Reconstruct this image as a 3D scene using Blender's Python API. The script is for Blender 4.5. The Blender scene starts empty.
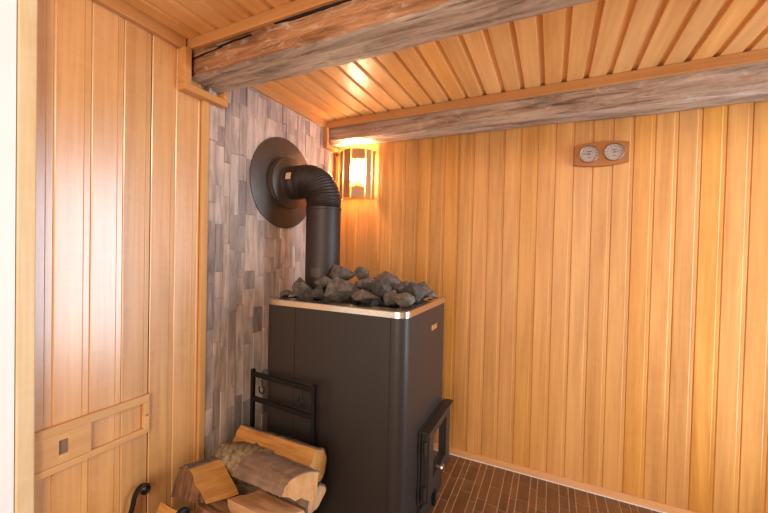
import bpy, bmesh, math, random
from mathutils import Vector, Matrix, noise, Quaternion
C = bpy.context.scene
LINK = C.collection.objects.link
PI = math.pi

# ------------------------------------------------------------------ camera
cam_d = bpy.data.cameras.new('camera'); cam = bpy.data.objects.new('camera', cam_d); LINK(cam)
YAW, PITCH, ROLL = 0.4457, -0.0160, 0.0229
fw = Vector((-math.sin(YAW)*math.cos(PITCH), math.cos(YAW)*math.cos(PITCH), math.sin(PITCH)))
r0 = fw.cross(Vector((0, 0, 1))).normalized(); u0 = r0.cross(fw)
rt = r0*math.cos(ROLL) + u0*math.sin(ROLL); up = -r0*math.sin(ROLL) + u0*math.cos(ROLL)
m = Matrix((rt, up, -fw)).transposed().to_4x4(); m.translation = (1.4796, -2.2395, 1.3)
cam.matrix_world = m
cam_d.sensor_width = 36; cam_d.lens = 350.82/768*36; cam_d.clip_start = 0.02
C.camera = cam
# ------------------------------------------------------------------ light
w = bpy.data.worlds.new('world'); C.world = w; w.use_nodes = True
bg = w.node_tree.nodes['Background']; bg.inputs[0].default_value = (1.0, 0.91, 0.80, 1); bg.inputs[1].default_value = 0.62
def area(name, loc, target, sx, sy, power, col):
    d = bpy.data.lights.new(name, 'AREA'); d.shape = 'RECTANGLE'; d.size = sx; d.size_y = sy
    d.energy = power; d.color = col
    o = bpy.data.objects.new(name, d); LINK(o); o.location = loc
    o.rotation_euler = (Vector(target)-Vector(loc)).to_track_quat('-Z', 'Y').to_euler(); return o
area('window_daylight', (2.95, -0.36, 1.12), (0.0, -0.75, 1.05), 0.60, 1.9, 66, (0.64, 0.83, 1.0))
area('anteroom_lamp', (1.95, -4.1, 2.42), (1.1, -0.3, 0.9), 0.45, 0.45, 46, (1.0, 0.84, 0.64))
area('anteroom_fill', (1.7, -4.3, 0.85), (1.3, -0.3, 1.5), 2.0, 1.4, 48, (1.0, 0.88, 0.74))  # added fill panel, no window there; low so it lifts the ceiling
C.view_settings.view_transform = 'Standard'; C.view_settings.look = 'None'
C.view_settings.exposure = 0.02; C.view_settings.gamma = 1; C.view_settings.use_curve_mapping = False

# ------------------------------------------------------------------ helpers
class MB:
    def __init__(s): s.v = []; s.f = []; s.m = []
    def add(s, vs, fs, mi=0):
        b = len(s.v); s.v += [tuple(v) for v in vs]
        for f in fs: s.f.append([b+i for i in f]); s.m.append(mi)
    def box(s, a, b, mi=0):
        x0, y0, z0 = [min(p, q) for p, q in zip(a, b)]; x1, y1, z1 = [max(p, q) for p, q in zip(a, b)]
        s.add([(x0,y0,z0),(x1,y0,z0),(x1,y1,z0),(x0,y1,z0),(x0,y0,z1),(x1,y0,z1),(x1,y1,z1),(x0,y1,z1)],
              [(0,3,2,1),(4,5,6,7),(0,1,5,4),(1,2,6,5),(2,3,7,6),(3,0,4,7)], mi)
    def prism(s, pts, ax, lo, hi, mi=0, caps=True):
        # pts: 2D polygon in the two axes other than ax (cyclic order x->y->z)
        n = len(pts)
        def P(p, h):
            q = [0, 0, 0]; q[ax] = h; q[(ax+1) % 3] = p[0]; q[(ax+2) % 3] = p[1]; return q
        vs = [P(p, lo) for p in pts] + [P(p, hi) for p in pts]
        fs = [(i, (i+1) % n, n+(i+1) % n, n+i) for i in range(n)]
        if caps: fs += [tuple(range(n-1, -1, -1)), tuple(range(n, 2*n))]
        s.add(vs, fs, mi)
    def tube(s, path, rad, n=16, mi=0, caps=True, closed=False, flat=None):
        path = [Vector(p) for p in path]; L = len(path)
        rs = rad if isinstance(rad, (list, tuple)) else [rad]*L
        t0 = (path[1]-path[0]).normalized()
        nrm = t0.orthogonal().normalized()
        if flat is not None: nrm = (Vector(flat)-t0*Vector(flat).dot(t0)).normalized()
        rings = []; prev = t0
        for i, p in enumerate(path):
            if closed: t = (path[(i+1) % L]-path[i-1]).normalized()
            elif i == 0: t = t0
            elif i == L-1: t = (path[-1]-path[-2]).normalized()
            else: t = (path[i+1]-path[i-1]).normalized()
            nrm = prev.rotation_difference(t) @ nrm; prev = t
            bn = t.cross(nrm)
            r = rs[i]; ra, rb = r if isinstance(r, tuple) else (r, r)
            rings.append([p+nrm*ra*math.cos(2*PI*k/n+PI/n*(n == 4))+bn*rb*math.sin(2*PI*k/n+PI/n*(n == 4)) for k in range(n)])
        vs = [v for r in rings for v in r]; fs = []
        for i in range(L if closed else L-1):
            j = (i+1) % L
            fs += [(i*n+k, i*n+(k+1) % n, j*n+(k+1) % n, j*n+k) for k in range(n)]
        if caps and not closed: fs += [tuple(range(n-1, -1, -1)), tuple(range((L-1)*n, L*n))]
        s.add(vs, fs, mi)
    def lathe(s, prof, org, ax, n=48, mi=0):
        # prof: (radius, height along ax); ax unit vector
        ax = Vector(ax).normalized(); e1 = ax.orthogonal().normalized(); e2 = ax.cross(e1); org = Vector(org); L = len(prof)
        vs = [org+ax*h+(e1*math.cos(2*PI*k/n)+e2*math.sin(2*PI*k/n))*r for r, h in prof for k in range(n)]
        fs = [(i*n+k, i*n+(k+1) % n, (i+1)*n+(k+1) % n, (i+1)*n+k) for i in range(L-1) for k in range(n)]
        if prof[0][0] > 1e-6: fs.append(tuple(range(n-1, -1, -1)))
        if prof[-1][0] > 1e-6: fs.append(tuple(range((L-1)*n, L*n)))
        s.add(vs, fs, mi)
    def build(s, name, mats, parent=None, smooth=None, bevel=0, loc=None):
        me = bpy.data.meshes.new(name); me.from_pydata(s.v, [], s.f)
        if not isinstance(mats, (list, tuple)): mats = [mats]
        for k in mats: me.materials.append(k)
        me.polygons.foreach_set('material_index', s.m)
        bm = bmesh.new(); bm.from_mesh(me)
        bmesh.ops.remove_doubles(bm, verts=bm.verts, dist=1e-6) if smooth else None
        bmesh.ops.recalc_face_normals(bm, faces=bm.faces); bm.to_mesh(me); bm.free()
        if smooth:
            me.shade_smooth() if hasattr(me, 'shade_smooth') else None
            me.set_sharp_from_angle(angle=math.radians(smooth))
        o = bpy.data.objects.new(name, me); LINK(o)
        if parent: o.parent = parent
        if loc is not None: rebase(o, loc)
        if bevel:
            b = o.modifiers.new('bevel', 'BEVEL'); b.width = bevel; b.segments = 2; b.limit_method = 'ANGLE'; b.angle_limit = math.radians(40)
        return o
def rebase(o, loc):
    o.data.transform(Matrix.Translation(-Vector(loc))); o.location = loc
def empty(name, loc, label, cat, group=None):
    o = bpy.data.objects.new(name, None); LINK(o); o.location = loc; o.empty_display_size = .05
    return tag(o, label, cat, group)
def tag(o, label, cat, group=None):
    o['label'] = label; o['category'] = cat
    if group: o['group'] = group
    return o
def part(name, mb, mat, par, label=None, **k):
    # mesh written in world coordinates, kept under its thing
    o = mb.build(name, mat, None, **k); o.parent = par
    off = Vector(par.location); q = par
    while q.parent: q = q.parent; off = off+Vector(q.location)
    o.data.transform(Matrix.Translation(-off))
    if label: o['label'] = label
    return o
def struct(name, mb, mat, **k):
    o = mb.build(name, mat, **k); o['kind'] = 'structure'; return o

# ------------------------------------------------------------------ materials
def mat(name):
    k = bpy.data.materials.new(name); k.use_nodes = True; nt = k.node_tree
    return k, nt, nt.nodes['Principled BSDF'], nt.nodes, nt.links
def ramp(N, stops):
    r = N.new('ShaderNodeValToRGB'); e = r.color_ramp.elements
    while len(e) < len(stops): e.new(.5)
    for x, (p, c) in zip(e, stops): x.position = p; x.color = (*c, 1)
    return r
def mathn(N, L, op, a, b=None, c=None):
    n = N.new('ShaderNodeMath'); n.operation = op
    for i, x in enumerate((a, b, c)):
        if x is None: continue
        if isinstance(x, (int, float)): n.inputs[i].default_value = x
        else: L.new(x, n.inputs[i])
    return n.outputs[0]
def mix(N, L, f, a, b, mode='MIX'):
    n = N.new('ShaderNodeMix'); n.data_type = 'RGBA'; n.blend_type = mode
    for i, x in ((0, f), (6, a), (7, b)):
        if isinstance(x, (int, float)): n.inputs[i].default_value = x
        elif isinstance(x, tuple): n.inputs[i].default_value = (*x, 1)
        else: L.new(x, n.inputs[i])
    return n.outputs[2]
def coords(N, L, scale, rand=True):
    t = N.new('ShaderNodeTexCoord'); mp = N.new('ShaderNodeMapping'); mp.inputs['Scale'].default_value = scale
    L.new(t.outputs['Object'], mp.inputs[0]); out = mp.outputs[0]; g = None
    if rand:
        g = N.new('ShaderNodeNewGeometry'); v = N.new('ShaderNodeVectorMath'); v.operation = 'MULTIPLY_ADD'
        cx = N.new('ShaderNodeCombineXYZ')
        for i in range(3): L.new(g.outputs['Random Per Island'], cx.inputs[i])
        L.new(cx.outputs[0], v.inputs[0]); v.inputs[1].default_value = (37, 51, 73); L.new(out, v.inputs[2]); out = v.outputs[0]
    return out, g
def noisen(N, L, vec, scale, detail=4, rough=.55, dist=0):
    n = N.new('ShaderNodeTexNoise'); n.inputs['Scale'].default_value = scale; n.inputs['Detail'].default_value = detail
    n.inputs['Roughness'].default_value = rough; n.inputs['Distortion'].default_value = dist; L.new(vec, n.inputs['Vector']); return n.outputs[0]
def wood(name, light, dark, axis=2, rough=.36, var=.22, figure=.25, bump=.05, coat=0):
    k, nt, B, N, L = mat(name)
    sc = [14, 14, 14]; sc[axis] = .9
    v, g = coords(N, L, sc)
    grain = noisen(N, L, v, 1.0, 5, .6, .6)
    sc2 = [70, 70, 70]; sc2[axis] = 2.0
    v2, _ = coords(N, L, sc2); fine = noisen(N, L, v2, 1.0, 3, .6)
    sc3 = [5, 5, 5]; sc3[axis] = 16
    v3, _ = coords(N, L, sc3); fig = noisen(N, L, v3, 1.0, 2, .5, 1.2)
    f = mathn(N, L, 'ADD', mathn(N, L, 'MULTIPLY', grain, .7), mathn(N, L, 'MULTIPLY', fine, .3))
    r = ramp(N, [(.36, dark), (.5, tuple((a+b)/2 for a, b in zip(light, dark))), (.64, light)]); L.new(f, r.inputs[0])
    c = mix(N, L, mathn(N, L, 'MULTIPLY', mathn(N, L, 'SUBTRACT', fig, .45), figure*2), r.outputs[0], light)
    hs = N.new('ShaderNodeHueSaturation'); L.new(c, hs.inputs['Color'])
    L.new(mathn(N, L, 'MULTIPLY_ADD', g.outputs['Random Per Island'], var, 1-var*.5), hs.inputs['Value'])
    if coat: B.inputs['Coat Weight'].default_value = coat; B.inputs['Coat Roughness'].default_value = .30; B.inputs['Coat IOR'].default_value = 2.0
    B.inputs['Specular IOR Level'].default_value = .35
    rr = mathn(N, L, 'FRACT', mathn(N, L, 'MULTIPLY', g.outputs['Random Per Island'], 17.3))
    L.new(mathn(N, L, 'MULTIPLY_ADD', rr, var*.5, 1-var*.25), hs.inputs['Saturation'])
    L.new(hs.outputs[0], B.inputs['Base Color'])
    L.new(mathn(N, L, 'MULTIPLY_ADD', fig, .16, rough-.08), B.inputs['Roughness'])
    bp = N.new('ShaderNodeBump'); bp.inputs['Strength'].default_value = bump; bp.inputs['Distance'].default_value = .01
    L.new(mathn(N, L, 'ADD', fine, mathn(N, L, 'MULTIPLY', fig, 1.5)), bp.inputs['Height']); L.new(bp.outputs[0], B.inputs['Normal'])
    return k
def plain(name, col, rough=.5, metal=0, nscale=40, amt=.15, bump=0):
    k, nt, B, N, L = mat(name)
    v, _ = coords(N, L, (1, 1, 1), False); n = noisen(N, L, v, nscale, 4)
    r = ramp(N, [(.3, tuple(x*(1-amt) for x in col)), (.7, tuple(min(1, x*(1+amt)) for x in col))]); L.new(n, r.inputs[0])
    L.new(r.outputs[0], B.inputs['Base Color']); B.inputs['Roughness'].default_value = rough; B.inputs['Metallic'].default_value = metal
    if bump:
        bp = N.new('ShaderNodeBump'); bp.inputs['Strength'].default_value = bump; bp.inputs['Distance'].default_value = .01
        L.new(n, bp.inputs['Height']); L.new(bp.outputs[0], B.inputs['Normal'])
    return k
def emit(name, col, s):
    k, nt, B, N, L = mat(name); B.inputs['Base Color'].default_value = (*col, 1)
    B.inputs['Emission Color'].default_value = (*col, 1); B.inputs['Emission Strength'].default_value = s; return k
M = {}
M['panel'] = wood('alder_panel', (.70, .318, .084), (.50, .195, .043), 2, .40, .13)
M['panel_left'] = wood('aspen_panel', (.72, .355, .115), (.55, .235, .062), 2, .34, .16, .55, .16, .85)
M['ceil'] = wood('alder_ceiling', (.80, .41, .14), (.63, .28, .08), 1, .33, .14)
M['trimY'] = wood('trim_wood_long', (.60, .27, .085), (.48, .19, .05), 1, .42, .1)
M['trimX'] = wood('trim_wood_cross', (.60, .27, .085), (.48, .19, .05), 0, .42, .1)
M['trimZ'] = wood('trim_wood_upright', (.66, .33, .11), (.54, .24, .07), 2, .42, .1)
M['vent'] = wood('vent_wood', (.68, .37, .15), (.56, .27, .095), 1, .42, .12)
M['pine'] = wood('pine_post', (.88, .70, .46), (.74, .50, .25), 2, .5, .1, .5)
M['steel_dark'] = plain('charcoal_painted_steel', (.034, .023, .019), .45, .3, 160, .12)
M['iron'] = plain('black_wrought_iron', (.012, .011, .011), .45, .6, 90, .3, .1)
M['pipe'] = plain('brown_black_flue', (.040, .025, .020), .5, .4, 60, .15)
M['flange'] = plain('brown_enamel', (.080, .055, .040), .42, .35, 20, .1)
M['rim'] = plain('brushed_steel', (.72, .62, .52), .24, 1, 90, .08)
M['hole'] = plain('hole_shade_black', (.006, .005, .005), .8)  # near-black colour paints the shade inside slots, seams, cracks and recesses
M['brass'] = plain('brass', (.85, .66, .40), .3, 1)
M['label'] = plain('paper_sticker', (.60, .36, .25), .6, 0, 300, .5)
M['labeldark'] = plain('faded_sticker', (.062, .034, .026), .5, .1, 120, .3)
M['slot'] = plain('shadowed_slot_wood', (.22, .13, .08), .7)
M['white'] = plain('white_plaster', (.90, .90, .90), .7, 0, 5, .02)
M['grout'] = plain('grout', (.50, .33, .20), .8, 0, 60, .15)
M['silicone'] = plain('silicone', (.72, .66, .62), .5)
M['dialface'] = plain('dial_card', (.37, .27, .235), .45, 0, 20, .06)
M['chrome'] = plain('satin_chrome', (.45, .40, .37), .3, 1)
M['ink'] = plain('ink', (.05, .04, .04), .6)
M['plaque'] = wood('plaque_wood', (.42, .135, .022), (.33, .10, .015), 0, .5, .1)
M['slat'] = wood('lamp_slat', (.60, .28, .10), (.46, .19, .06), 2, .45, .15)
def stone_tiles():
    k, nt, B, N, L = mat('split_stone_strips')
    v, g = coords(N, L, (26, 26, 3.2)); n = noisen(N, L, v, 1, 6, .65, .8)
    v2, _ = coords(N, L, (9, 9, 9)); n2 = noisen(N, L, v2, 1, 5, .6)
    base = ramp(N, [(0, (.29, .225, .20)), (.22, (.40, .305, .255)), (.5, (.51, .38, .31)), (.8, (.61, .455, .37)), (1, (.44, .345, .30))])
    L.new(g.outputs['Random Per Island'], base.inputs[0])
    r = ramp(N, [(.30, (.42, .40, .40)), (.5, (.90, .88, .88)), (.70, (1.3, 1.28, 1.26))]); L.new(n, r.inputs[0])
    c = mix(N, L, .85, base.outputs[0], r.outputs[0], 'MULTIPLY')
    r2 = ramp(N, [(.3, (.8, .8, .82)), (.7, (1.12, 1.1, 1.08))]); L.new(n2, r2.inputs[0])
    c = mix(N, L, .8, c, r2.outputs[0], 'MULTIPLY')
    L.new(c, B.inputs['Base Color']); B.inputs['Roughness'].default_value = .62
    bp = N.new('ShaderNodeBump'); bp.inputs['Strength'].default_value = .35; bp.inputs['Distance'].default_value = .008
    L.new(n, bp.inputs['Height']); L.new(bp.outputs[0], B.inputs['Normal']); return k
M['tiles'] = stone_tiles()
def floor_tile():
    k, nt, B, N, L = mat('brown_floor_tile')
    v, g = coords(N, L, (30, 5, 30)); n = noisen(N, L, v, 1, 4, .6)
    r = ramp(N, [(.3, (.120, .043, .012)), (.7, (.185, .070, .021))]); L.new(n, r.inputs[0])
    hs = N.new('ShaderNodeHueSaturation'); L.new(r.outputs[0], hs.inputs['Color'])
    L.new(mathn(N, L, 'MULTIPLY_ADD', g.outputs['Random Per Island'], .45, .78), hs.inputs['Value'])
    L.new(hs.outputs[0], B.inputs['Base Color']); B.inputs['Roughness'].default_value = .45; return k
M['ftile'] = floor_tile()
def old_beam(name, warm):
    k, nt, B, N, L = mat(name)
    v, _ = coords(N, L, (2.2, 26, 26), False); n = noisen(N, L, v, 1, 7, .68, 1.0)
    v2, _ = coords(N, L, (5, 13, 13), False); n2 = noisen(N, L, v2, 1, 5, .6, .4)
    v3, _ = coords(N, L, (3.2, 60, 60), False); n3 = noisen(N, L, v3, 1, 3, .5)
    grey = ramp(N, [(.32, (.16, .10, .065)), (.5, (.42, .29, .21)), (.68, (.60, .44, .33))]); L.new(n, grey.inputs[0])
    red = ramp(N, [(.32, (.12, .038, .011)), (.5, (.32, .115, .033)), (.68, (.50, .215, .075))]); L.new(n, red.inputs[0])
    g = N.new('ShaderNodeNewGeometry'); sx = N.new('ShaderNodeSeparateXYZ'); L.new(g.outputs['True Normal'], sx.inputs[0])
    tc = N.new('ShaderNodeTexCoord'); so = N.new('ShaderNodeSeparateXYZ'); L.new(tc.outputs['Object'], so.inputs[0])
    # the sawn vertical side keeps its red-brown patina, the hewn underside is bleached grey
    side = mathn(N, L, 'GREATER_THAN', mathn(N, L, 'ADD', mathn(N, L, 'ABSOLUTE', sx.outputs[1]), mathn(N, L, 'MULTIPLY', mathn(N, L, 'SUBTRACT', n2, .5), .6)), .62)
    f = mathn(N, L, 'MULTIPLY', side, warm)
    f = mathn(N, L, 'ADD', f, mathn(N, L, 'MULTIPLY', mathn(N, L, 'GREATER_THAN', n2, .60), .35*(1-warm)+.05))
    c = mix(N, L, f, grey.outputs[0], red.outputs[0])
    v4, _ = coords(N, L, (7, 20, 20), False); n4 = noisen(N, L, v4, 1, 8, .72, 2.2)
    wf = ramp(N, [(.54, (0, 0, 0)), (.66, (1, 1, 1))]); L.new(n4, wf.inputs[0])
    c = mix(N, L, mathn(N, L, 'MULTIPLY', wf.outputs[0], .55), c, (.62, .47, .36))
    df = ramp(N, [(.30, (1, 1, 1)), (.42, (0, 0, 0))]); L.new(n4, df.inputs[0])
    c = mix(N, L, mathn(N, L, 'MULTIPLY', df.outputs[0], .6), c, (.13, .065, .035))
    cr = ramp(N, [(.30, (.22, .17, .14)), (.36, (1, 1, 1))]); L.new(n3, cr.inputs[0])
    c = mix(N, L, .75, c, cr.outputs[0], 'MULTIPLY')
    L.new(c, B.inputs['Base Color']); B.inputs['Roughness'].default_value = .62
    bp = N.new('ShaderNodeBump'); bp.inputs['Strength'].default_value = .55; bp.inputs['Distance'].default_value = .010
    L.new(mathn(N, L, 'ADD', mathn(N, L, 'ADD', n, n4), mathn(N, L, 'MULTIPLY', n3, .6)), bp.inputs['Height']); L.new(bp.outputs[0], B.inputs['Normal']); return k
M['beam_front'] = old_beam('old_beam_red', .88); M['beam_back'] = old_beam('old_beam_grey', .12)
def rock(name, d, l):
    k, nt, B, N, L = mat(name)
    v, _ = coords(N, L, (1, 1, 1), False); n = noisen(N, L, v, 30, 7, .75); n2 = noisen(N, L, v, 150, 4, .8)
    r = ramp(N, [(.36, d), (.5, tuple(a*.55+b*.45 for a, b in zip(d, l))), (.64, l)])
    L.new(mathn(N, L, 'ADD', mathn(N, L, 'MULTIPLY', n, .7), mathn(N, L, 'MULTIPLY', n2, .3)), r.inputs[0])
    L.new(r.outputs[0], B.inputs['Base Color']); B.inputs['Roughness'].default_value = .72
    bp = N.new('ShaderNodeBump'); bp.inputs['Strength'].default_value = .6; bp.inputs['Distance'].default_value = .01
    L.new(mathn(N, L, 'ADD', n, n2), bp.inputs['Height']); L.new(bp.outputs[0], B.inputs['Normal']); return k
M['rock'] = rock('sauna_stone', (.024, .019, .016), (.23, .172, .135))
M['rock2'] = rock('dark_sauna_stone', (.016, .013, .012), (.14, .108, .090))
def logmat(name, light, dark, axis=0, cross=7):
    k, nt, B, N, L = mat(name)
    sc = [45, 45, 45]; sc[axis] = 3
    v, _ = coords(N, L, sc, False); n = noisen(N, L, v, 1, 6, .65, .5)
    v2, _ = coords(N, L, (cross, cross, cross), False); n2 = noisen(N, L, v2, 1, 4, .6)
    r = ramp(N, [(.36, dark), (.5, tuple((a*.55+b*.45) for a, b in zip(light, dark))), (.62, light)])
    L.new(mathn(N, L, 'ADD', mathn(N, L, 'MULTIPLY', n, .6), mathn(N, L, 'MULTIPLY', n2, .4)), r.inputs[0])
    L.new(r.outputs[0], B.inputs['Base Color']); B.inputs['Roughness'].default_value = .7
    bp = N.new('ShaderNodeBump'); bp.inputs['Strength'].default_value = .5; bp.inputs['Distance'].default_value = .008
    L.new(n, bp.inputs['Height']); L.new(bp.outputs[0], B.inputs['Normal']); return k
M['split_ochre'] = logmat('split_wood_ochre', (.62, .28, .062), (.40, .145, .026))
M['split_pale'] = logmat('split_wood_pale', (.66, .38, .19), (.47, .225, .095))
M['end_grain'] = logmat('log_end_grain', (.62, .35, .16), (.42, .195, .075), 2, 20)
M['end_dark'] = logmat('log_end_dark', (.26, .105, .038), (.045, .017, .008), 2, 22)
M['bark'] = logmat('brown_bark', (.25, .14, .082), (.11, .056, .032), 0, 24)
M['bark_moss'] = logmat('mossy_bark', (.34, .21, .10), (.010, .007, .004), 1, 55)
M['bark_dark'] = logmat('dark_bark', (.20, .12, .07), (.07, .04, .022), 0, 20)

# ------------------------------------------------------------------ room shell
H = 2.203
def boards(mb, u0, u1, period, lo, hi, place, sh=.014, dep=.0013, grv=.0034, phase=0.0, tilt=None):
    """tongue and groove boards: each one an extruded profile of its own"""
    u = u0-phase; bi = 0
    while u < u1-1e-4:
        prof = [(0, -grv), (.0025, -.001), (.004, 0), (period-sh-.004, 0), (period-sh-.001, -dep), (period-.003, -dep), (period, -grv)]
        tl = tilt[bi % len(tilt)] if tilt else 0; bi += 1    # boards cup and twist a little as they dry
        pts = [(max(u0, min(u1, u+a)), d+tl*(a-period/2)) for a, d in prof]
        if pts[-1][0]-pts[0][0] > .004:
            vs = [place(a, d, lo) for a, d in pts]+[place(a, d, hi) for a, d in pts]; n = len(pts)
            mb.add(vs, [(i, i+1, n+i+1, n+i) for i in range(n-1)]+[tuple(range(n))[::-1], tuple(range(n, 2*n))])
        u += period
YF = -1.735   # where the panelled room ends towards the anteroom
# back wall, boards upright
b = MB(); boards(b, 0.0, 2.75, .0925, 0.0, H, lambda u, d, h: (u, -d, h), phase=.088)
b.box((-.1, .02, 0), (2.85, .10, H)); struct('wall_back', b, M['panel'])
# left wall: boards then stone strips
b = MB(); boards(b, YF, -1.140, .1030, 0.0, H, lambda u, d, h: (d, u, h), sh=.019, phase=.035, tilt=(-.005, .004, .034, -.05, -.03, .02))
b.box((-.1, YF, 0), (-.02, .02, H)); struct('wall_left', b, M['panel_left'])
random.seed(5)
b = MB(); y = -1.105
while y < -.047:
    wd = min(random.choice((.036, .05, .07, .085, .045)), -.045-y); z = -random.uniform(0, .2)
    while z < H:
        h = random.choice((.10, .14, .18, .24, .3))*random.uniform(.9, 1.1); x = random.choice((.006, .008, .011, .014, .009))
        z0, z1 = max(z, 0), min(z+h, H)
        if z1-z0 > .01:
            j = random.uniform(-.0015, .0015)
            b.add([(-.02,y,z0),(-.02,y+wd,z0),(-.02,y+wd,z1),(-.02,y,z1),(x+j,y+.0006,z0+.0006),(x-j,y+wd-.0006,z0+.0006),(x-j,y+wd-.0006,z1-.0006),(x+j,y+.0006,z1-.0006)],
                  [(4,5,6,7),(0,1,5,4),(1,2,6,5),(2,3,7,6),(3,0,4,7)])
        z += h
    y += wd
struct('wall_left', b, M['tiles'])
# white plastered anteroom wall beyond the post
b = MB(); b.box((-.1, -3.6, 0), (.033, -1.769, 2.6)); struct('wall_anteroom', b, M['white'])
# right wall with a window
b = MB(); WY0, WY1, WZ0, WZ1 = -.66, -.06, .14, 2.10
pl = lambda u, d, h: (2.75-d, u, h)
boards(b, YF, WY0, .0925, 0, H, pl); boards(b, WY1, 0, .0925, 0, H, pl)
boards(b, WY0, WY1, .0925, 0, WZ0, pl); boards(b, WY0, WY1, .0925, WZ1, H, pl)
for a in (((2.77, YF, 0), (2.85, WY0, H)), ((2.77, WY1, 0), (2.85, .02, H)), ((2.77, WY0, 0), (2.85, WY1, WZ0)), ((2.77, WY0, WZ1), (2.85, WY1, H))): b.box(*a)
struct('wall_right', b, M['panel'])
win = empty('window_1', (2.75, -.36, WZ0), '', ''); del win['label'], win['category']; win['kind'] = 'structure'
b = MB()
for a in (((2.735, WY0-.05, WZ0-.05), (2.86, WY0+.02, WZ1+.05)), ((2.735, WY1-.02, WZ0-.05), (2.86, WY1+.05, WZ1+.05)),
          ((2.735, WY0+.02, WZ0-.05), (2.86, WY1-.02, WZ0+.02)), ((2.735, WY0+.02, WZ1-.02), (2.86, WY1-.02, WZ1+.05))): b.box(*a)
part('window_frame', b, M['trimZ'], win, bevel=.004)
k, nt, B_, N_, L_ = mat('window_glass'); N_.remove(B_)
tr = N_.new('ShaderNodeBsdfTransparent'); gl = N_.new('ShaderNodeBsdfGlossy'); gl.inputs['Roughness'].default_value = .02
fr = N_.new('ShaderNodeFresnel'); mx = N_.new('ShaderNodeMixShader'); L_.new(fr.outputs[0], mx.inputs[0]); L_.new(tr.outputs[0], mx.inputs[1]); L_.new(gl.outputs[0], mx.inputs[2])
L_.new(mx.outputs[0], N_['Material Output'].inputs[0]); M['glass'] = k
b = MB(); b.box((2.798, WY0+.021, WZ0+.021), (2.804, WY1-.021, WZ1-.021)); part('window_pane', b, M['glass'], win)
# ceiling, boards along the depth of the room
b = MB(); boards(b, 0, 2.75, .1010, YF, 0, lambda u, d, h: (u, h, H-d), sh=.019, dep=.012, grv=.012, phase=0.0943)
b.box((-.1, YF, H+.025), (2.85, .1, H+.10)); struct('ceiling', b, M['ceil'])
# floor: grout bed with strip tiles
random.seed(11)
b = MB(); b.box((-.1, -3.6, -.05), (2.85, .02, -.0015), 0); b.box((-.1,-3.6,-.0016),(.7,-2.3,-.0012),0)
x = .06; ws = (.062, .046, .033, .062, .036, .046); i = 0
x = 1.204-.285*4-.0
while x < 2.75:
    wd = ws[i % 6]; i += 1; y = -1.9-random.uniform(0, .2)
    while y < 0:
        ln = random.choice((.098, .15, .15, .20)); y1 = min(y+ln, -.003)
        if y1-y > .01 and x > 0: b.box((x+.0026, y+.0026, -.012), (min(x+wd, 2.75)-.0026, y1-.0026, .0008), 1)
        y += ln
    x += wd
struct('floor', b, [M['grout'], M['ftile']])
# trims
def trim(n, a, c, mt, bev=.003):
    b = MB(); b.box(a, c); struct('trim_%d' % n, b, M[mt], bevel=bev)
trim(1, (.0, YF, 2.153), (.026, -1.232, H), 'trimY')          # ceiling / left wall, near section
trim(2, (.0, -1.030, 2.153), (.026, -.182, H), 'trimY')       # ceiling / left wall, far section
trim(3, (.0, -1.225, 2.158), (2.75, -1.205, H), 'trimX')      # ceiling / front beam
trim(4, (.0, -.180, 2.153), (2.75, -.158, H), 'trimX')        # ceiling / back beam
trim(5, (.0, -1.140, 0), (.017, -1.106, 1.985), 'trimZ')      # between boards and stone
trim(6, (.0, -.045, 0), (.02, -.001, 1.99), 'trimZ')          # stone to corner
b = MB(); b.prism([(-.022, .004), (-.0005, .004), (-.0005, .036), (-.006, .036), (-.016, .022)], 0, .02, 2.75); struct('baseboard_back', b, M['trimX'])
b = MB(); b.box((.02, -.0255, .0), (2.75, -.0195, .005)); struct('trim_7', b, M['silicone'])
# brackets boxed round the beam ends on the left wall
def bracket(n, ya, yb, zb, zr):
    b = MB(); t = .032
    b.box((0, ya-t, zb), (.05, ya, 2.153)); b.box((0, ya-t, zb-t), (.05, yb+.012, zb)); b.box((0, yb-.010, zb), (.05, yb+.012, zr))
    struct('trim_%d' % n, b, M['trimY'], bevel=.003)
bracket(8, -1.222, -1.045, 2.005, 2.06)
b = MB(); b.box((0, -.200, 2.04), (.045, -.172, 2.153)); b.box((0, -.200, 2.012), (.045, -.002, 2.04)); struct('trim_9', b, M['trimY'], bevel=.003)
# pine post at the room's open side
b = MB(); b.box((0, -1.766, 0), (.036, -1.722, 2.4)); struct('trim_10', b, M['pine'], bevel=.004)

# ------------------------------------------------------------------ hewn beams
def beam(name, mt, label, x0, x1, yf, yb, bot, top, seed, rough=.008, wane=.0):
    n = 90; sec = []
    for i in range(n+1):
        x = x0+(x1-x0)*i/n; zb = bot(x); q = lambda k, s=3.0: noise.noise(Vector((x*s, k*7.3+seed, seed)))*rough
        pts = []
        segs = [((yf, top-wane*(.6+.8*noise.noise(Vector((x*2.1, seed, 3))))), (yf, zb), 7), ((yf, zb), (yb, zb), 7), ((yb, zb), (yb, top), 5), ((yb, top), (yf+.03, top), 4)]
        for si, (a, c, m_) in enumerate(segs):
            for j in range(m_):
                t = j/m_; y = a[0]+(c[0]-a[0])*t; z = a[1]+(c[1]-a[1])*t
                corner = (1 if j == 0 else 0)*.009
                if si == 1: z += q(si*10+j)+corner
                elif si == 0: y += q(si*10+j)+corner
                elif si == 2: y += q(si*10+j)-corner; z += corner if j == 0 else 0
                pts.append((x+0, y+.5*q(si*10+j+50, 9), z+.5*q(si*10+j+80, 9)))
        sec.append(pts)
    b = MB(); L = len(sec[0]); vs = [p for s in sec for p in s]
    fs = [(i*L+j, i*L+(j+1) % L, (i+1)*L+(j+1) % L, (i+1)*L+j) for i in range(n) for j in range(L)]
    fs += [tuple(range(L)), tuple(range(n*L, n*L+L))[::-1]]
    b.add(vs, fs); o = b.build(name, M[mt], smooth=50); tag(o, label, 'beam'); return o
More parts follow.
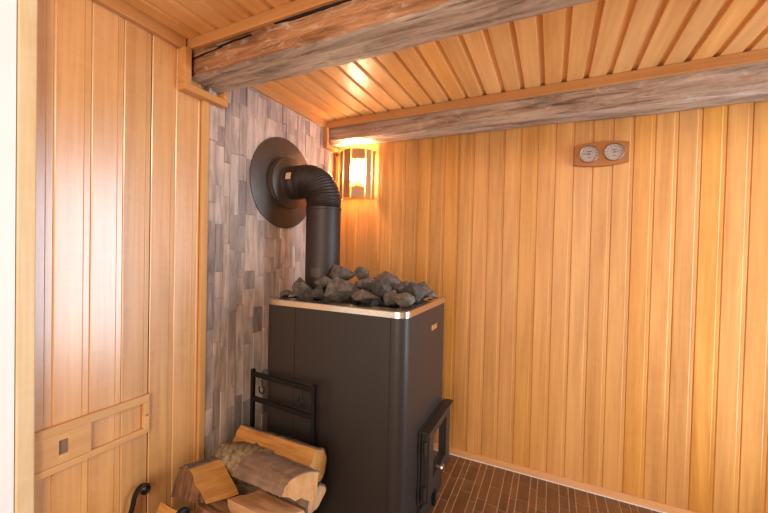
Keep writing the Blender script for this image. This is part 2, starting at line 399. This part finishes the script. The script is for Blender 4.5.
bf = beam('ceiling_beam', 'beam_front', 'rough reddish-brown hewn beam with grey underside crossing the ceiling in the foreground', .012, 2.745, -1.204, -1.027,
     lambda x: 2.042-.004*math.sin(x*2), 2.202, 2.7, .009, .012)
beam('ceiling_beam', 'beam_back', 'weathered greyish hewn beam running along the top of the back wall', .012, 2.745, -.156, -.006,
     lambda x: 2.062-.016*x+.004*math.sin(x*6), 2.202, 8.1, .007)

random.seed(21)
for xa, xb, za, zb_, wd in ((.015, .22, 2.122, 2.134, .0045), (.19, .38, 2.139, 2.146, .0035), (.50, .90, 2.157, 2.150, .008), (1.10, 1.4, 2.118, 2.125, .003)):  # cracks, plus one strip painting the dark gap between beam top and trim
    b = MB(); n = 14; up_, lo_ = [], []
    for i in range(n+1):
        t = i/n; x = xa+(xb-xa)*t; z = za+(zb_-za)*t+.004*noise.noise(Vector((x*16, za*50, 0))); h = wd*max(.06, math.sin(PI*t))**.7*(.6+.5*random.random())
        up_.append((x, z+h/2)); lo_.append((x, z-h/2))
    pts = up_+lo_[::-1]; b.prism([(z, x) for x, z in pts], 1, -1.2120, -1.19); part('drying_crack_and_gap_shade', b, M['hole'], bf)

# ------------------------------------------------------------------ sliding vent on the left wall
vent = empty('air_vent', (0, -1.54, .615), 'long narrow wooden sliding vent hatch set low on the left wall', 'vent')
b = MB(); Y0, Y1 = -1.735, -1.362
b.box((0, Y0, .664), (.016, Y1, .694)); b.box((0, Y0, .538), (.016, Y1, .560)); b.box((0, Y1-.022, .560), (.016, Y1, .664))
part('vent_frame', b, M['vent'], vent, bevel=.002)
b = MB(); b.box((.001, Y0, .561), (.012, -1.640-.013, .663)); b.box((.001, -1.640+.013, .561), (.012, -1.562, .663))
b.box((.001, -1.653, .561), (.012, -1.627, .590)); b.box((.001, -1.653, .640), (.012, -1.627, .663))
sl = part('sliding_panel', b, M['vent'], vent)
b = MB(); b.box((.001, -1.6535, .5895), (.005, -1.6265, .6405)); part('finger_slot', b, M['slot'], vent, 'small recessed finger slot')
b = MB(); b.lathe([(.003, 0), (.003, .002), (0, .0025)], (.016, Y1-.010, .612), (1, 0, 0), 12); part('screw', b, M['ink'], vent)

# ------------------------------------------------------------------ corner lamp
lamp = empty('wall_lamp', (.19, -.004, 1.67), 'glowing wooden slatted lamp shade in the corner under the back beam', 'lamp')
cx, R0 = .195, .135; z0, z1 = 1.665, 2.005
def arc(a, r): return (cx+r*math.sin(a)*1.0, -.012-r*math.cos(a))
def slat(a0, a1, zz0, zz1, r=R0, t=.008):
    b = MB(); p = [arc(a0, r), arc(a1, r), arc(a1, r-t), arc(a0, r-t)]
    b.prism([(q[0], q[1]) for q in p], 2, zz0, zz1); return b
D = math.radians
for a0, a1 in ((-88, -60), (-56, -25), (-21, 4), (52, 71), (75, 90)):
    part('slat', slat(D(a0), D(a1), z0, z1), M['slat'], lamp, bevel=.001)
part('slat', slat(D(8), D(48), z0, z0+.078), M['slat'], lamp, 'short lower front panel')
part('slat', slat(D(8), D(48), z1-.07, z1), M['slat'], lamp, 'short upper front panel')
for i in range(6):
    a = D(11+i*6.8); p = arc(a, R0-.003); b = MB(); b.tube([(p[0], p[1], z0+.07), (p[0], p[1], z1-.06)], .0028, 8); part('rod', b, M['slat'], lamp, smooth=40)
for za in (z0+.02, z1-.03):
    b = MB(); b.box((cx-.12, -.012, za), (cx+.12, -.001, za+.02)); part('bracket', b, M['slat'], lamp)
b = MB(); b.box((cx-.015, -.07, z0+.10), (cx+.015, -.002, z0+.128)); part('bulb_holder', b, M['slat'], lamp)
b = MB(); b.lathe([(0, -.062), (.022, -.060), (.038, -.045), (.046, -.02), (.046, .02), (.036, .05), (.026, .075), (0, .076)], (cx, -.062, z0+.19), (0, 0, 1), 24)
part('bulb', b, emit('lamp_glow', (1.0, .76, .46), 220), lamp, 'bright warm frosted bulb', smooth=60)

# ------------------------------------------------------------------ gauge plaque
gx, gz = 1.705, 1.852
pq = empty('sauna_gauge', (gx, 0, gz), 'orange-brown wooden plaque with two round dials high on the back wall', 'thermometer')
top = []; nn = 12
for i in range(nn+1):
    t = -1+2*i/nn; top.append((gx+.128*t, gz+.066-.014*t*t))
pts = [(x, z) for x, z in top]+[(x, 2*gz-z) for x, z in reversed(top)]
b = MB(); b.prism([(z, x) for x, z in pts], 1, -.022, -.0005); part('plaque', b, M['plaque'], pq, bevel=.002)
for sx, nm in ((-.056, 'left'), (.060, 'right')):
    c = (gx+sx, -.022, gz+.002)
    b = MB(); b.lathe([(.047, 0), (.047, .004), (.0445, .0075), (.0425, .005), (.0425, .0005)], c, (0, -1, 0), 40)
    dl = part('dial', b, M['chrome'], pq, smooth=30)
    b = MB(); b.lathe([(.0425, 0), (.0425, .002), (0, .002)], c, (0, -1, 0), 40); part('dial_face', b, M['dialface'], dl)
    b = MB()
    for i in range(11):
        a = D(225-27*i); ca, sa = math.cos(a), math.sin(a); r1, r2 = .031, .038
        q = [(c[0]+r*ca-s_*sa*.0013, -.0246, c[2]+r*sa+s_*ca*.0013) for r, s_ in ((r1, -1), (r2, -1), (r2, 1), (r1, 1))]
        b.add(q+[(x, -.0239, z) for x, _, z in q], [(0,1,2,3),(4,7,6,5),(0,4,5,1),(1,5,6,2),(2,6,7,3),(3,7,4,0)])
    b.box((c[0]-.012, -.0246, c[2]+.012), (c[0]+.012, -.0239, c[2]+.016)); b.box((c[0]-.008, -.0246, c[2]-.020), (c[0]+.008, -.0239, c[2]-.017))
    part('scale_mark', b, M['ink'], dl)
    b = MB(); a = D(176 if sx < 0 else 8); b.tube([(c[0]-.006*math.cos(a), -.0256, c[2]-.006*math.sin(a)), (c[0]+.03*math.cos(a), -.0256, c[2]+.03*math.sin(a))], [.0016, .0006], 6)
    b.lathe([(.004, 0), (.004, .003), (0, .0035)], (c[0], -.0241, c[2]), (0, -1, 0), 14); part('needle', b, M['ink'], dl)

# ------------------------------------------------------------------ stove
SX0, SX1, SY0, SY1, SZ = .173, .945, -.900, -.276, 1.048
stove = empty('sauna_stove', ((SX0+SX1)/2, (SY0+SY1)/2, 0), 'large charcoal steel wood-burning sauna stove with rounded corner and steel rim', 'stove')
def rrect(x0, x1, y0, y1, r, n=8):
    pts = []
    for cx_, cy_, a in ((x1-r, y1-r, 0), (x0+r, y1-r, 90), (x0+r, y0+r, 180), (x1-r, y0+r, 270)):
        for i in range(n+1):
            t = D(a+90*i/n); pts.append((cx_+r*math.cos(t), cy_+r*math.sin(t)))
    return pts
def loft(b, rings, mi=0, cap0=True, cap1=True):
    n = len(rings[0][0]); vs = []
    for pts, z in rings: vs += [(x, y, z) for x, y in pts]
    fs = [(i*n+k, i*n+(k+1) % n, (i+1)*n+(k+1) % n, (i+1)*n+k) for i in range(len(rings)-1) for k in range(n)]
    if cap0: fs.append(tuple(range(n))[::-1])
    if cap1: fs.append(tuple(range((len(rings)-1)*n, len(rings)*n)))
    b.add(vs, fs, mi)
CR = .055
body = rrect(SX0, SX1, SY0, SY1, CR)
b = MB(); inner = rrect(SX0+.075, SX1-.075, SY0+.075, SY1-.075, .03)
loft(b, [(body, .06), (body, SZ-.026), (inner, SZ-.026), (inner, SZ-.05)], cap1=True)
part('body', b, M['steel_dark'], stove, smooth=30)
b = MB(); ins = rrect(SX0+.03, SX1-.03, SY0+.03, SY1-.03, .04); loft(b, [(ins, 0), (ins, .06)]); part('plinth', b, M['hole'], stove)
for xs in (SX1-CR-.012, SX0+.20):     # folded panel joints on the near side
    b = MB(); b.box((xs-.0012, SY0-.0012, .06), (xs+.0012, SY0+.001, SZ-.03)); part('panel_seam', b, M['hole'], stove)
ro = rrect(SX0-.003, SX1+.003, SY0-.003, SY1+.003, CR+.003)
b = MB(); loft(b, [(ro, SZ-.028), (ro, SZ-.003), (rrect(SX0, SX1, SY0, SY1, CR), SZ), (inner, SZ), (inner, SZ-.03)], cap0=False, cap1=False)
rim = part('top_rim', b, M['rim'], stove, 'brushed steel rim', smooth=35)
def slot(x0, x1, y0, y1):
    b = MB(); loft(b, [(rrect(x0, x1, y0, y1, min(x1-x0, y1-y0)*.45, 4), SZ-.001), (rrect(x0, x1, y0, y1, min(x1-x0, y1-y0)*.45, 4), SZ+.0012)]); part('air_slot', b, M['hole'], rim)
for i in range(6): slot(SX1-.05, SX1-.026, SY0+.085+i*.082, SY0+.135+i*.082)
for i in range(6): slot(SX0+.06+i*.115, SX0+.135+i*.115, SY0+.026, SY0+.044)
for i in range(6): slot(SX0+.026, SX0+.05, SY0+.085+i*.082, SY0+.135+i*.082)
for i in range(6): slot(SX0+.06+i*.115, SX0+.135+i*.115, SY1-.044, SY1-.026)
# stone tray mesh
b = MB(); b.box((SX0+.07, SY0+.07, SZ-.052), (SX1-.07, SY1-.07, SZ-.03)); part('stone_tray', b, M['hole'], stove)
b = MB(); b.box((SX1, -.545, .904), (SX1+.003, -.462, .930)); part('name_plate', b, M['brass'], stove, 'small brass name plate', bevel=.001)
for x_, z_ in ((.47, .86), (.60, .55), (.52, .33), (.73, .72), (.68, .40)):
    b = MB(); b.lathe([(.0035, 0), (.003, .0015), (0, .002)], (x_, SY0, z_), (0, -1, 0), 10); part('screw', b, M['steel_dark'], stove)
# fire door
DX = SX1+.001; DY0, DY1, DZ0, DZ1 = -.700, -.295, .125, .455
fd = MB()
T = .030
fd.box((DX, DY0-.010, DZ0-.012), (DX+.010, DY1+.004, DZ1+.012))
part('door_surround', fd, M['steel_dark'], stove, bevel=.002)
fd = MB(); e = .012
for a in (((DX+e, DY0, DZ0), (DX+e+T, DY0+.10, DZ1)), ((DX+e, DY1-.075, DZ0), (DX+e+T, DY1, DZ1)), ((DX+e, DY0+.10, DZ0), (DX+e+T, DY1-.075, DZ0+.075)), ((DX+e, DY0+.10, DZ1-.045), (DX+e+T, DY1-.075, DZ1))): fd.box(*a)
door = part('fire_door', fd, M['steel_dark'], stove, bevel=.003)
fd = MB(); g = .02
for a in (((DX+e+T, DY0+.006, DZ0+.008), (DX+e+T+.008, DY0+.022, DZ1-.02)), ((DX+e, DY0-.008, DZ1), (DX+e+T+.012, DY1+.012, DZ1+.012))): fd.box(*a)
part('door_rib', fd, M['steel_dark'], door, bevel=.002)
k, nt, B_, N_, L_ = mat('stove_glass'); B_.inputs['Base Color'].default_value = (.02, .014, .010, 1); B_.inputs['Roughness'].default_value = .04; B_.inputs['Specular IOR Level'].default_value = 1.0; B_.inputs['Coat Weight'].default_value = 1.0
M['stoveglass'] = k
fd = MB(); fd.box((DX+e+.002, DY0+.098, DZ0+.07), (DX+e+.008, DY1-.07, DZ1-.04)); part('door_glass', fd, M['stoveglass'], door, 'reflective fire glass')
fd = MB(); kx = DX+e+T; fd.lathe([(.008, 0), (.008, .018), (.017, .020), (.019, .03), (.015, .038), (0, .04)], (kx, -.548, .232), (1, 0, 0), 20); part('door_knob', fd, M['chrome'], door, 'round metal knob', smooth=40)
for z_ in (DZ0+.06, DZ1-.06):
    fd = MB(); fd.tube([(DX+e+.02, DY0-.006, z_-.03), (DX+e+.02, DY0-.006, z_+.03)], .009, 12); part('hinge', fd, M['steel_dark'], door, smooth=40)
fd = MB(); fd.box((DX, -.70, .015), (DX+.018, -.36, .098)); ad = part('ash_drawer', fd, M['steel_dark'], stove, bevel=.002)
fd = MB(); fd.box((DX+.018, -.535, .012), (DX+.036, -.515, .092)); part('drawer_handle', fd, M['iron'], ad, bevel=.003)

# ------------------------------------------------------------------ flue
FY, FZ, PX, PR = -.592, 1.690, .3075, .096
flue = empty('flue_pipe', (PX, FY, SZ-.05), 'dark brown ribbed flue pipe bending from stove top into round wall flange', 'flue pipe')
b = MB(); b.lathe([(.268, .016), (.268, .020), (.264, .022), (.155, .025), (.150, .026)], (0, FY, FZ), (1, 0, 0), 72); part('wall_flange', b, M['flange'], flue, 'wide round brown wall plate', smooth=30)
b = MB(); b.lathe([(.147, .022), (.147, .036), (.152, .039), (.152, .046), (.146, .049), (.146, .056), (.151, .059), (.151, .066), (.144, .070), (.099, .076), (.099, .090)], (0, FY, FZ), (1, 0, 0), 56)
part('collar', b, M['flange'], flue, smooth=25)
BR = .130; path = []; rad = []
x = .085
L1 = PX-BR-.085; n1 = int(L1/.0022); tot = []
for i in range(n1): tot.append((Vector((.085+L1*i/n1, FY, FZ)), L1*i/n1))
arcL = BR*PI/2; n2 = 110
for i in range(n2+1):
    t = PI/2*i/n2; tot.append((Vector((PX-BR+BR*math.sin(t), FY, FZ-BR+BR*math.cos(t))), L1+BR*t))
for i in range(1, 14): tot.append((Vector((PX, FY, FZ-BR-.0022*i)), L1+arcL+.0022*i))
b = MB(); b.tube([p for p, _ in tot], [PR-.001+.0035*math.sin(2*PI*s/.0115) for _, s in tot], 40); part('elbow', b, M['pipe'], flue, 'ribbed flexible elbow', smooth=60)
ztop = FZ-BR-.03
b = MB(); b.lathe([(PR+.001, SZ-.05), (PR+.001, ztop-.01), (PR+.004, ztop-.008), (PR+.004, ztop+.004), (PR-.004, ztop+.006)], (PX, FY, 0), (0, 0, 1), 48); part('pipe', b, M['pipe'], flue, smooth=30)
def patch(name, c, half, hz, r, mt, vert):
    b = MB(); n = 6; vs = []
    for j in (-1, 1):
        for i in range(n+1):
            a = half*(-1+2*i/n)
            if vert: vs.append((PX+r*math.sin(c+a), FY-r*math.cos(c+a), hz[0] if j < 0 else hz[1]))
            else: vs.append((hz[0] if j < 0 else hz[1], FY-r*math.cos(c+a), FZ+r*math.sin(c+a)))
    b.add(vs, [(i, i+1, n+2+i, n+1+i) for i in range(n)]); b.add([v for v in vs], [])
    part(name, b, M[mt], flue, 'small square paper sticker')
patch('sticker', D(12), D(11), (.112, .148), PR+.0045, 'label', False)
patch('sticker', D(12), D(16), (1.15, 1.20), PR+.0025, 'labeldark', True)

# ------------------------------------------------------------------ sauna stones
F_ = 350.82
def ray(px, py): return rt*((px-384)/F_)-up*((py-256.5)/F_)+fw
def on_y(px, py, y):       # world point seen at a picture position, at a known distance into the room
    c = Vector((1.4796, -2.2395, 1.3)); d = ray(px, py); return c+d*((y-c.y)/d.y)
def stone(label, px, py, wpx, hpx, y, seed, mt='rock', tilt=0, dep=1.0):
    p = on_y(px, py, y); dist = (p-Vector((1.4796, -2.2395, 1.3))).dot(fw)
    hw, hh = wpx/2/F_*dist*1.16, hpx/2/F_*dist*1.18; hd = min(.075, max(.04, hw*.85))*dep
    random.seed(seed); bm = bmesh.new()
    for i in range(7):
        v = Vector((random.gauss(0, 1), random.gauss(0, 1), random.gauss(0, 1))).normalized()
        q = random.uniform(.80, 1.12); bm.verts.new((v.x*q, v.y*q, v.z*q))
    for v in ((1, 0, 0), (-1, 0, 0), (0, 0, 1), (0, 0, -1), (0, 1, 0), (0, -1, 0)):
        bm.verts.new(Vector(v)*.95+Vector((random.uniform(-.5, .5), random.uniform(-.5, .5), random.uniform(-.5, .5)))*.9)
    r = bmesh.ops.convex_hull(bm, input=bm.verts); bmesh.ops.delete(bm, geom=[g for g in r['geom_interior'] if isinstance(g, bmesh.types.BMVert)], context='VERTS')
    lo = [min(v.co[i] for v in bm.verts) for i in range(3)]; hi = [max(v.co[i] for v in bm.verts) for i in range(3)]
    for v in bm.verts:
        for i, s in enumerate((hw, hd, hh)): v.co[i] = ((v.co[i]-lo[i])/(hi[i]-lo[i])*2-1)*s
    bmesh.ops.bevel(bm, geom=list(bm.edges), offset=.0022, segments=1, affect='EDGES', clamp_overlap=True)
    bmesh.ops.triangulate(bm, faces=bm.faces)
    bmesh.ops.subdivide_edges(bm, edges=[e for e in bm.edges if e.calc_length() > .02], cuts=2, use_grid_fill=True)
    bmesh.ops.triangulate(bm, faces=bm.faces)
    for v in bm.verts:
        v.co += v.co.normalized()*(noise.noise(v.co*38+Vector((seed, 0, 0)))*.0035+noise.noise(v.co*110+Vector((0, seed, 0)))*.0025)
    me = bpy.data.meshes.new('sauna_stone'); bm.to_mesh(me); bm.free(); me.materials.append(M[mt])
    o = bpy.data.objects.new('sauna_stone', me); LINK(o); o.location = p; o.rotation_euler = (0, D(tilt), YAW)
    tag(o, label, 'stone', 'stones heaped on the stove'); return o
ST = [
 ('thin flat stone chip lying at far left rim of stove, left of all other stones', 286, 293, 14, 6, -.80, 3, 'rock', 0),
 ('upright blocky grey stone left of the flue pipe, leftmost large stone', 303, 287, 21, 17, -.76, 4, 'rock', 0),
 ('dark wedge stone at the front, right of the leftmost large stone', 317, 292, 15, 14, -.77, 5, 'rock2', 10),
 ('flat oval stone directly in front of the flue pipe foot', 324, 281, 21, 10, -.71, 6, 'rock', 2),
 ('largest pale grey stone, at the front middle of the heap, right of flue pipe', 342, 290, 29, 23, -.76, 7, 'rock', 0),
 ('brown-grey stone leaning on the right side of flue pipe, topmost of the heap', 343, 274, 23, 14, -.60, 8, 'rock', 8),
 ('pointed upright stone on top of heap, second right of flue pipe', 361, 275, 15, 14, -.58, 9, 'rock', 15),
 ('rounded stone beneath the pointed upright stone', 365, 285, 19, 13, -.67, 10, 'rock', 0),
 ('long low stone at front edge, right of the largest pale stone', 366, 297, 26, 12, -.79, 11, 'rock', 3),
 ('big stone with a broad tilted face, in the middle of heap', 381, 291, 23, 20, -.70, 12, 'rock2', 25),
 ('flat slab stone lying on top of heap toward the right', 389, 280, 29, 13, -.55, 13, 'rock', 14),
 ('small dark stone tucked under the right end of the flat top slab', 398, 289, 14, 11, -.58, 14, 'rock2', 0),
 ('small stone poking up right of the flat top slab', 405, 286, 11, 10, -.50, 15, 'rock', 0),
 ('front stone with smooth brown face, nearest the rounded stove corner', 403, 300, 22, 13, -.78, 16, 'rock', 0),
 ('narrow upright stone at front between long low stone and smooth brown one', 391, 298, 14, 15, -.755, 17, 'rock', 10),
 ('big angular stone at the right end of the heap', 414, 293, 25, 20, -.62, 18, 'rock2', 0),
 ('sloping stone behind the big angular one, at right rear of heap', 421, 289, 20, 15, -.48, 19, 'rock', 30),
 ('low stone at far right rim, by the row of slots', 428, 294, 16, 8, -.47, 20, 'rock', 22),
 ('small stone wedged between largest pale stone and long low stone', 356, 293, 11, 13, -.735, 21, 'rock2', 0),
 ('small pebble-like stone below the flat oval stone', 330, 292, 10, 11, -.735, 22, 'rock2', 0),
]
for a in ST: stone(*a[:6], *a[6:])
# hidden stones that carry the heap
for i, (x_, y_, z_) in enumerate([(.47, -.56, 1.07), (.58, -.58, 1.07), (.68, -.57, 1.07), (.55, -.45, 1.07), (.68, -.44, 1.06), (.78, -.50, 1.06), (.58, -.68, 1.06), (.68, -.70, 1.06), (.47, -.44, 1.06), (.45, -.72, 1.05), (.32, -.75, 1.045), (.78, -.62, 1.05), (.36, -.42, 1.05), (.80, -.40, 1.04)]):
    o = stone('sauna stone buried in the lower layer of the heap, mostly covered', 384, 256, 18, 15, -.6, 60+i, 'rock2'); o.location = (x_, y_, z_-.005)

# ------------------------------------------------------------------ log rack
RA = D(-4)      # the rack stands slightly askew
rk = empty('log_rack', (.30, -1.17, 0), 'black wrought-iron log rack with ladder back and scroll-topped front posts beside stove', 'log rack')
def rp(x, y, z):   # rack frame coordinates to the room
    dx, dy = x-.30, y+1.17; return (.30+dx*math.cos(RA)-dy*math.sin(RA), -1.17+dx*math.sin(RA)+dy*math.cos(RA), z)
def bar(name, a, c, r=(.009, .009), lab=None, par=None):
    b = MB(); b.tube([rp(*a), rp(*c)], [(r[0]*1.414, r[1]*1.414)]*2, 4, flat=(math.sin(-RA), math.cos(RA), 0) if abs(a[2]-c[2]) > .1 else (0, 0, 1)); return part(name, b, M['iron'], par or rk, lab, bevel=.0015)
BX0, BX1, BY, FYR = .125, .522, -.945, -1.447
bar('post', (BX0, BY, .0), (BX0, BY, .692)); bar('post', (BX1, BY, 0), (BX1, BY, .692))
b1 = bar('rail', (BX0, BY, .668), (BX1, BY, .668), (.012, .006)); bar('rail', (BX0, BY, .545), (BX1, BY, .545), (.012, .006))
bar('rail', (BX0, BY, .10), (BX1, BY, .10))
for hx in (BX0+.075, BX1-.065):
    b = MB(); pts = [rp(hx, BY-.010, .655)]+[rp(hx+.017*math.sin(t), BY-.012, .606+.018*math.cos(t)) for t in [D(20+30*i) for i in range(11)]]
    b.tube(pts, .0035, 8); part('hook', b, M['iron'], rk, smooth=50)
for fx, fz in ((.050, .342), (.318, .346)):
    pts = [rp(fx, FYR-.045, 0), rp(fx, FYR-.020, fz*.6), rp(fx, FYR-.002, fz-.06), rp(fx, FYR+.002, fz-.035), rp(fx, FYR+.012, fz-.012), rp(fx, FYR+.027, fz), rp(fx, FYR+.044, fz-.003), rp(fx, FYR+.054, fz-.016), rp(fx, FYR+.050, fz-.030), rp(fx, FYR+.038, fz-.033), rp(fx, FYR+.031, fz-.025)]
    # smooth the scroll
    P = [Vector(p) for p in pts]; S = []
    for i in range(1, len(P)-2):
        for j in range(5):
            t = j/5; a, bb, c, d = P[i-1:i+3]
            S.append(.5*((2*bb)+(c-a)*t+(2*a-5*bb+4*c-d)*t*t+(3*bb-a-3*c+d)*t**3))
    b = MB(); b.tube([P[0]]+S+[P[-2], P[-1]], [(.011, .0075)]*(len(S)+3), 8, flat=(1, 0, 0)); part('post', b, M['iron'], rk, 'scroll-topped front post', smooth=40)
bar('rail', (.055, FYR, .10), (.325, FYR, .10))
for a0, a1 in ((.055, BX0), (.145, .25), (.235, .38), (.325, BX1)): bar('runner', (a0, FYR, .10), (a1, BY, .10))

# ------------------------------------------------------------------ firewood
def log(label, c, length, yaw, roll, pitch, sect, seed, mats, barkmat, r=.09, skew=0.0, heart=(0, 0)):
    """sect: (angle0, angle1) of the bark arc in degrees (0 = into the room's depth, 90 = up, 180 = out to the viewer's side);
    the rest of the outline is split flat from the arc's two edges to the heart"""
    a0, a1 = sect; na = 12; n = 22; ns = 5; S_ = Vector((seed*3.7, seed*1.3, seed*5.1))
    def ring(x):
        arc_ = []
        for i in range(na+1):
            a = D(a0+(a1-a0)*i/na); rr = r*(1+.09*noise.noise(Vector((math.cos(a)*1.3, math.sin(a)*1.3, x*4))+S_)+.035*noise.noise(Vector((math.cos(a)*4, math.sin(a)*4, x*14))+S_))
            arc_.append(Vector((x, rr*math.cos(a), rr*math.sin(a))))
        h = Vector((x, heart[0]*r+.016*noise.noise(Vector((x*5, 1, 0))+S_), heart[1]*r+.016*noise.noise(Vector((x*5, 0, 9))+S_)))
        s1 = []; s2 = []
        for i in range(1, ns):
            t = i/ns
            for lst, e_, q in ((s1, arc_[-1], 1), (s2, arc_[0], 2)):
                p = e_.lerp(h, t); k_ = .012*math.sin(PI*t)
                p = p+Vector((0, noise.noise(Vector((x*7, t*5, q))+S_)*.012*1, noise.noise(Vector((x*7, t*5+5, q))+S_)*.012))*math.sin(PI*t)**.5; lst.append(p)
        return arc_, s1+[h]+s2[::-1]
    xs = [-length/2+length*i/n for i in range(n+1)]
    rings = [ring(x) for x in xs]
    def shear(p): return Vector((p.x+skew*p.y+(.010*noise.noise(Vector((p.y*22, p.z*22, 3))+S_)), p.y, p.z))
    b = MB(); L = na+1+2*ns-1; vs = []
    for ar, sp in rings: vs += [shear(p) for p in ar+sp]
    for i in range(n):
        for j in range(L):
            b.f.append([i*L+j, i*L+(j+1) % L, (i+1)*L+(j+1) % L, (i+1)*L+j]); b.m.append(0)
    b.v += [tuple(v) for v in vs]
    cen0 = sum(vs[:L], Vector())/L; cen1 = sum(vs[n*L:], Vector())/L
    k0 = len(b.v); b.v += [tuple(cen0), tuple(cen1)]
    for j in range(L):
        b.f.append([k0, j, (j+1) % L]); b.m.append(1); b.f.append([k0+1, n*L+(j+1) % L, n*L+j]); b.m.append(1)
    o = b.build('firewood_log', [M[q] for q in mats], smooth=28)
    o.location = c; o.rotation_euler = (D(roll), D(pitch), D(yaw))
    tag(o, label, 'firewood', 'split logs in the rack')
    bk = MB(); vs = []; Lb = na+1; rough_ = .010 if barkmat == 'bark_moss' else .004
    for ar, sp in rings:
        for p in ar:
            d = Vector((0, p.y, p.z)).normalized(); nn_ = noise.noise(Vector((p.x*40, p.y*50, p.z*50))+S_)*rough_
            vs.append(shear(p+d*(.006+nn_)))
        for p in reversed(ar): vs.append(shear(p-Vector((0, p.y, p.z)).normalized()*.001))
    W = 2*Lb
    fs = [(i*W+j, i*W+(j+1) % W, (i+1)*W+(j+1) % W, (i+1)*W+j) for i in range(n) for j in range(W)]+[tuple(range(W)), tuple(range(n*W, n*W+W))[::-1]]
    bk.add(vs, fs); ob = bk.build('bark', M[barkmat], o, smooth=60)
    return o
LOGS = [
 # label, centre, length, yaw, roll, pitch, bark sector, seed, mats, bark, r, skew, heart
 ('long ochre split log at back of the stack, against the ladder frame', (.365, -1.015, .362), .47, -2, 0, -1.5, (-85, 80), 1, ('split_ochre', 'split_ochre'), 'bark_dark', .072, 0, (-.75, .30)),
 ('round-backed log covered in smooth brown bark, front middle of stack', (.510, -1.145, .358), .27, -4, 0, -2, (48, 172), 2, ('split_pale', 'end_grain'), 'bark', .074, .55, (.45, -.70)),
 ('log with rough mossy bark, left of the smooth-barked log', (.270, -1.075, .325), .25, 24, 0, 0, (30, 230), 3, ('split_ochre', 'end_dark'), 'bark_moss', .078, 0, (.2, -.4)),
 ('wedge log with dark knotted end, lying across the left of stack', (.185, -1.250, .298), .14, 80, 0, 10, (-30, 92), 4, ('split_ochre', 'end_dark'), 'bark_dark', .090, 0, (-1.8, .2)),
 ('low log under the dark-ended wedge log, behind right scroll post', (.215, -1.370, .205), .25, -5, 0, 0, (-140, -15), 5, ('split_ochre', 'end_grain'), 'bark_dark', .075, 0, (0, .95)),
 ('pale pinkish split log in the lower row, left of centre', (.310, -1.245, .205), .20, -6, 0, 0, (-150, 10), 6, ('split_pale', 'end_grain'), 'bark_dark', .074, 0, (-.75, .7)),
 ('pale split log in lower row, directly under the smooth-barked log', (.490, -1.195, .232), .24, -4, 0, 0, (-120, 40), 7, ('split_pale', 'end_grain'), 'bark_dark', .076, .3, (-.85, .92)),
 ('small log end poking out low at right of stack, nearest stove', (.560, -1.065, .270), .17, -5, 0, 0, (20, 200), 8, ('split_pale', 'end_grain'), 'bark_dark', .060, 0, (0, -.5)),
 ('dark lower log at back of the stack, under the long ochre log', (.30, -1.03, .215), .28, -3, 0, 0, (20, 200), 9, ('split_ochre', 'end_grain'), 'bark_dark', .070, 0, (0, -.5)),
]
for a in LOGS: log(*a)
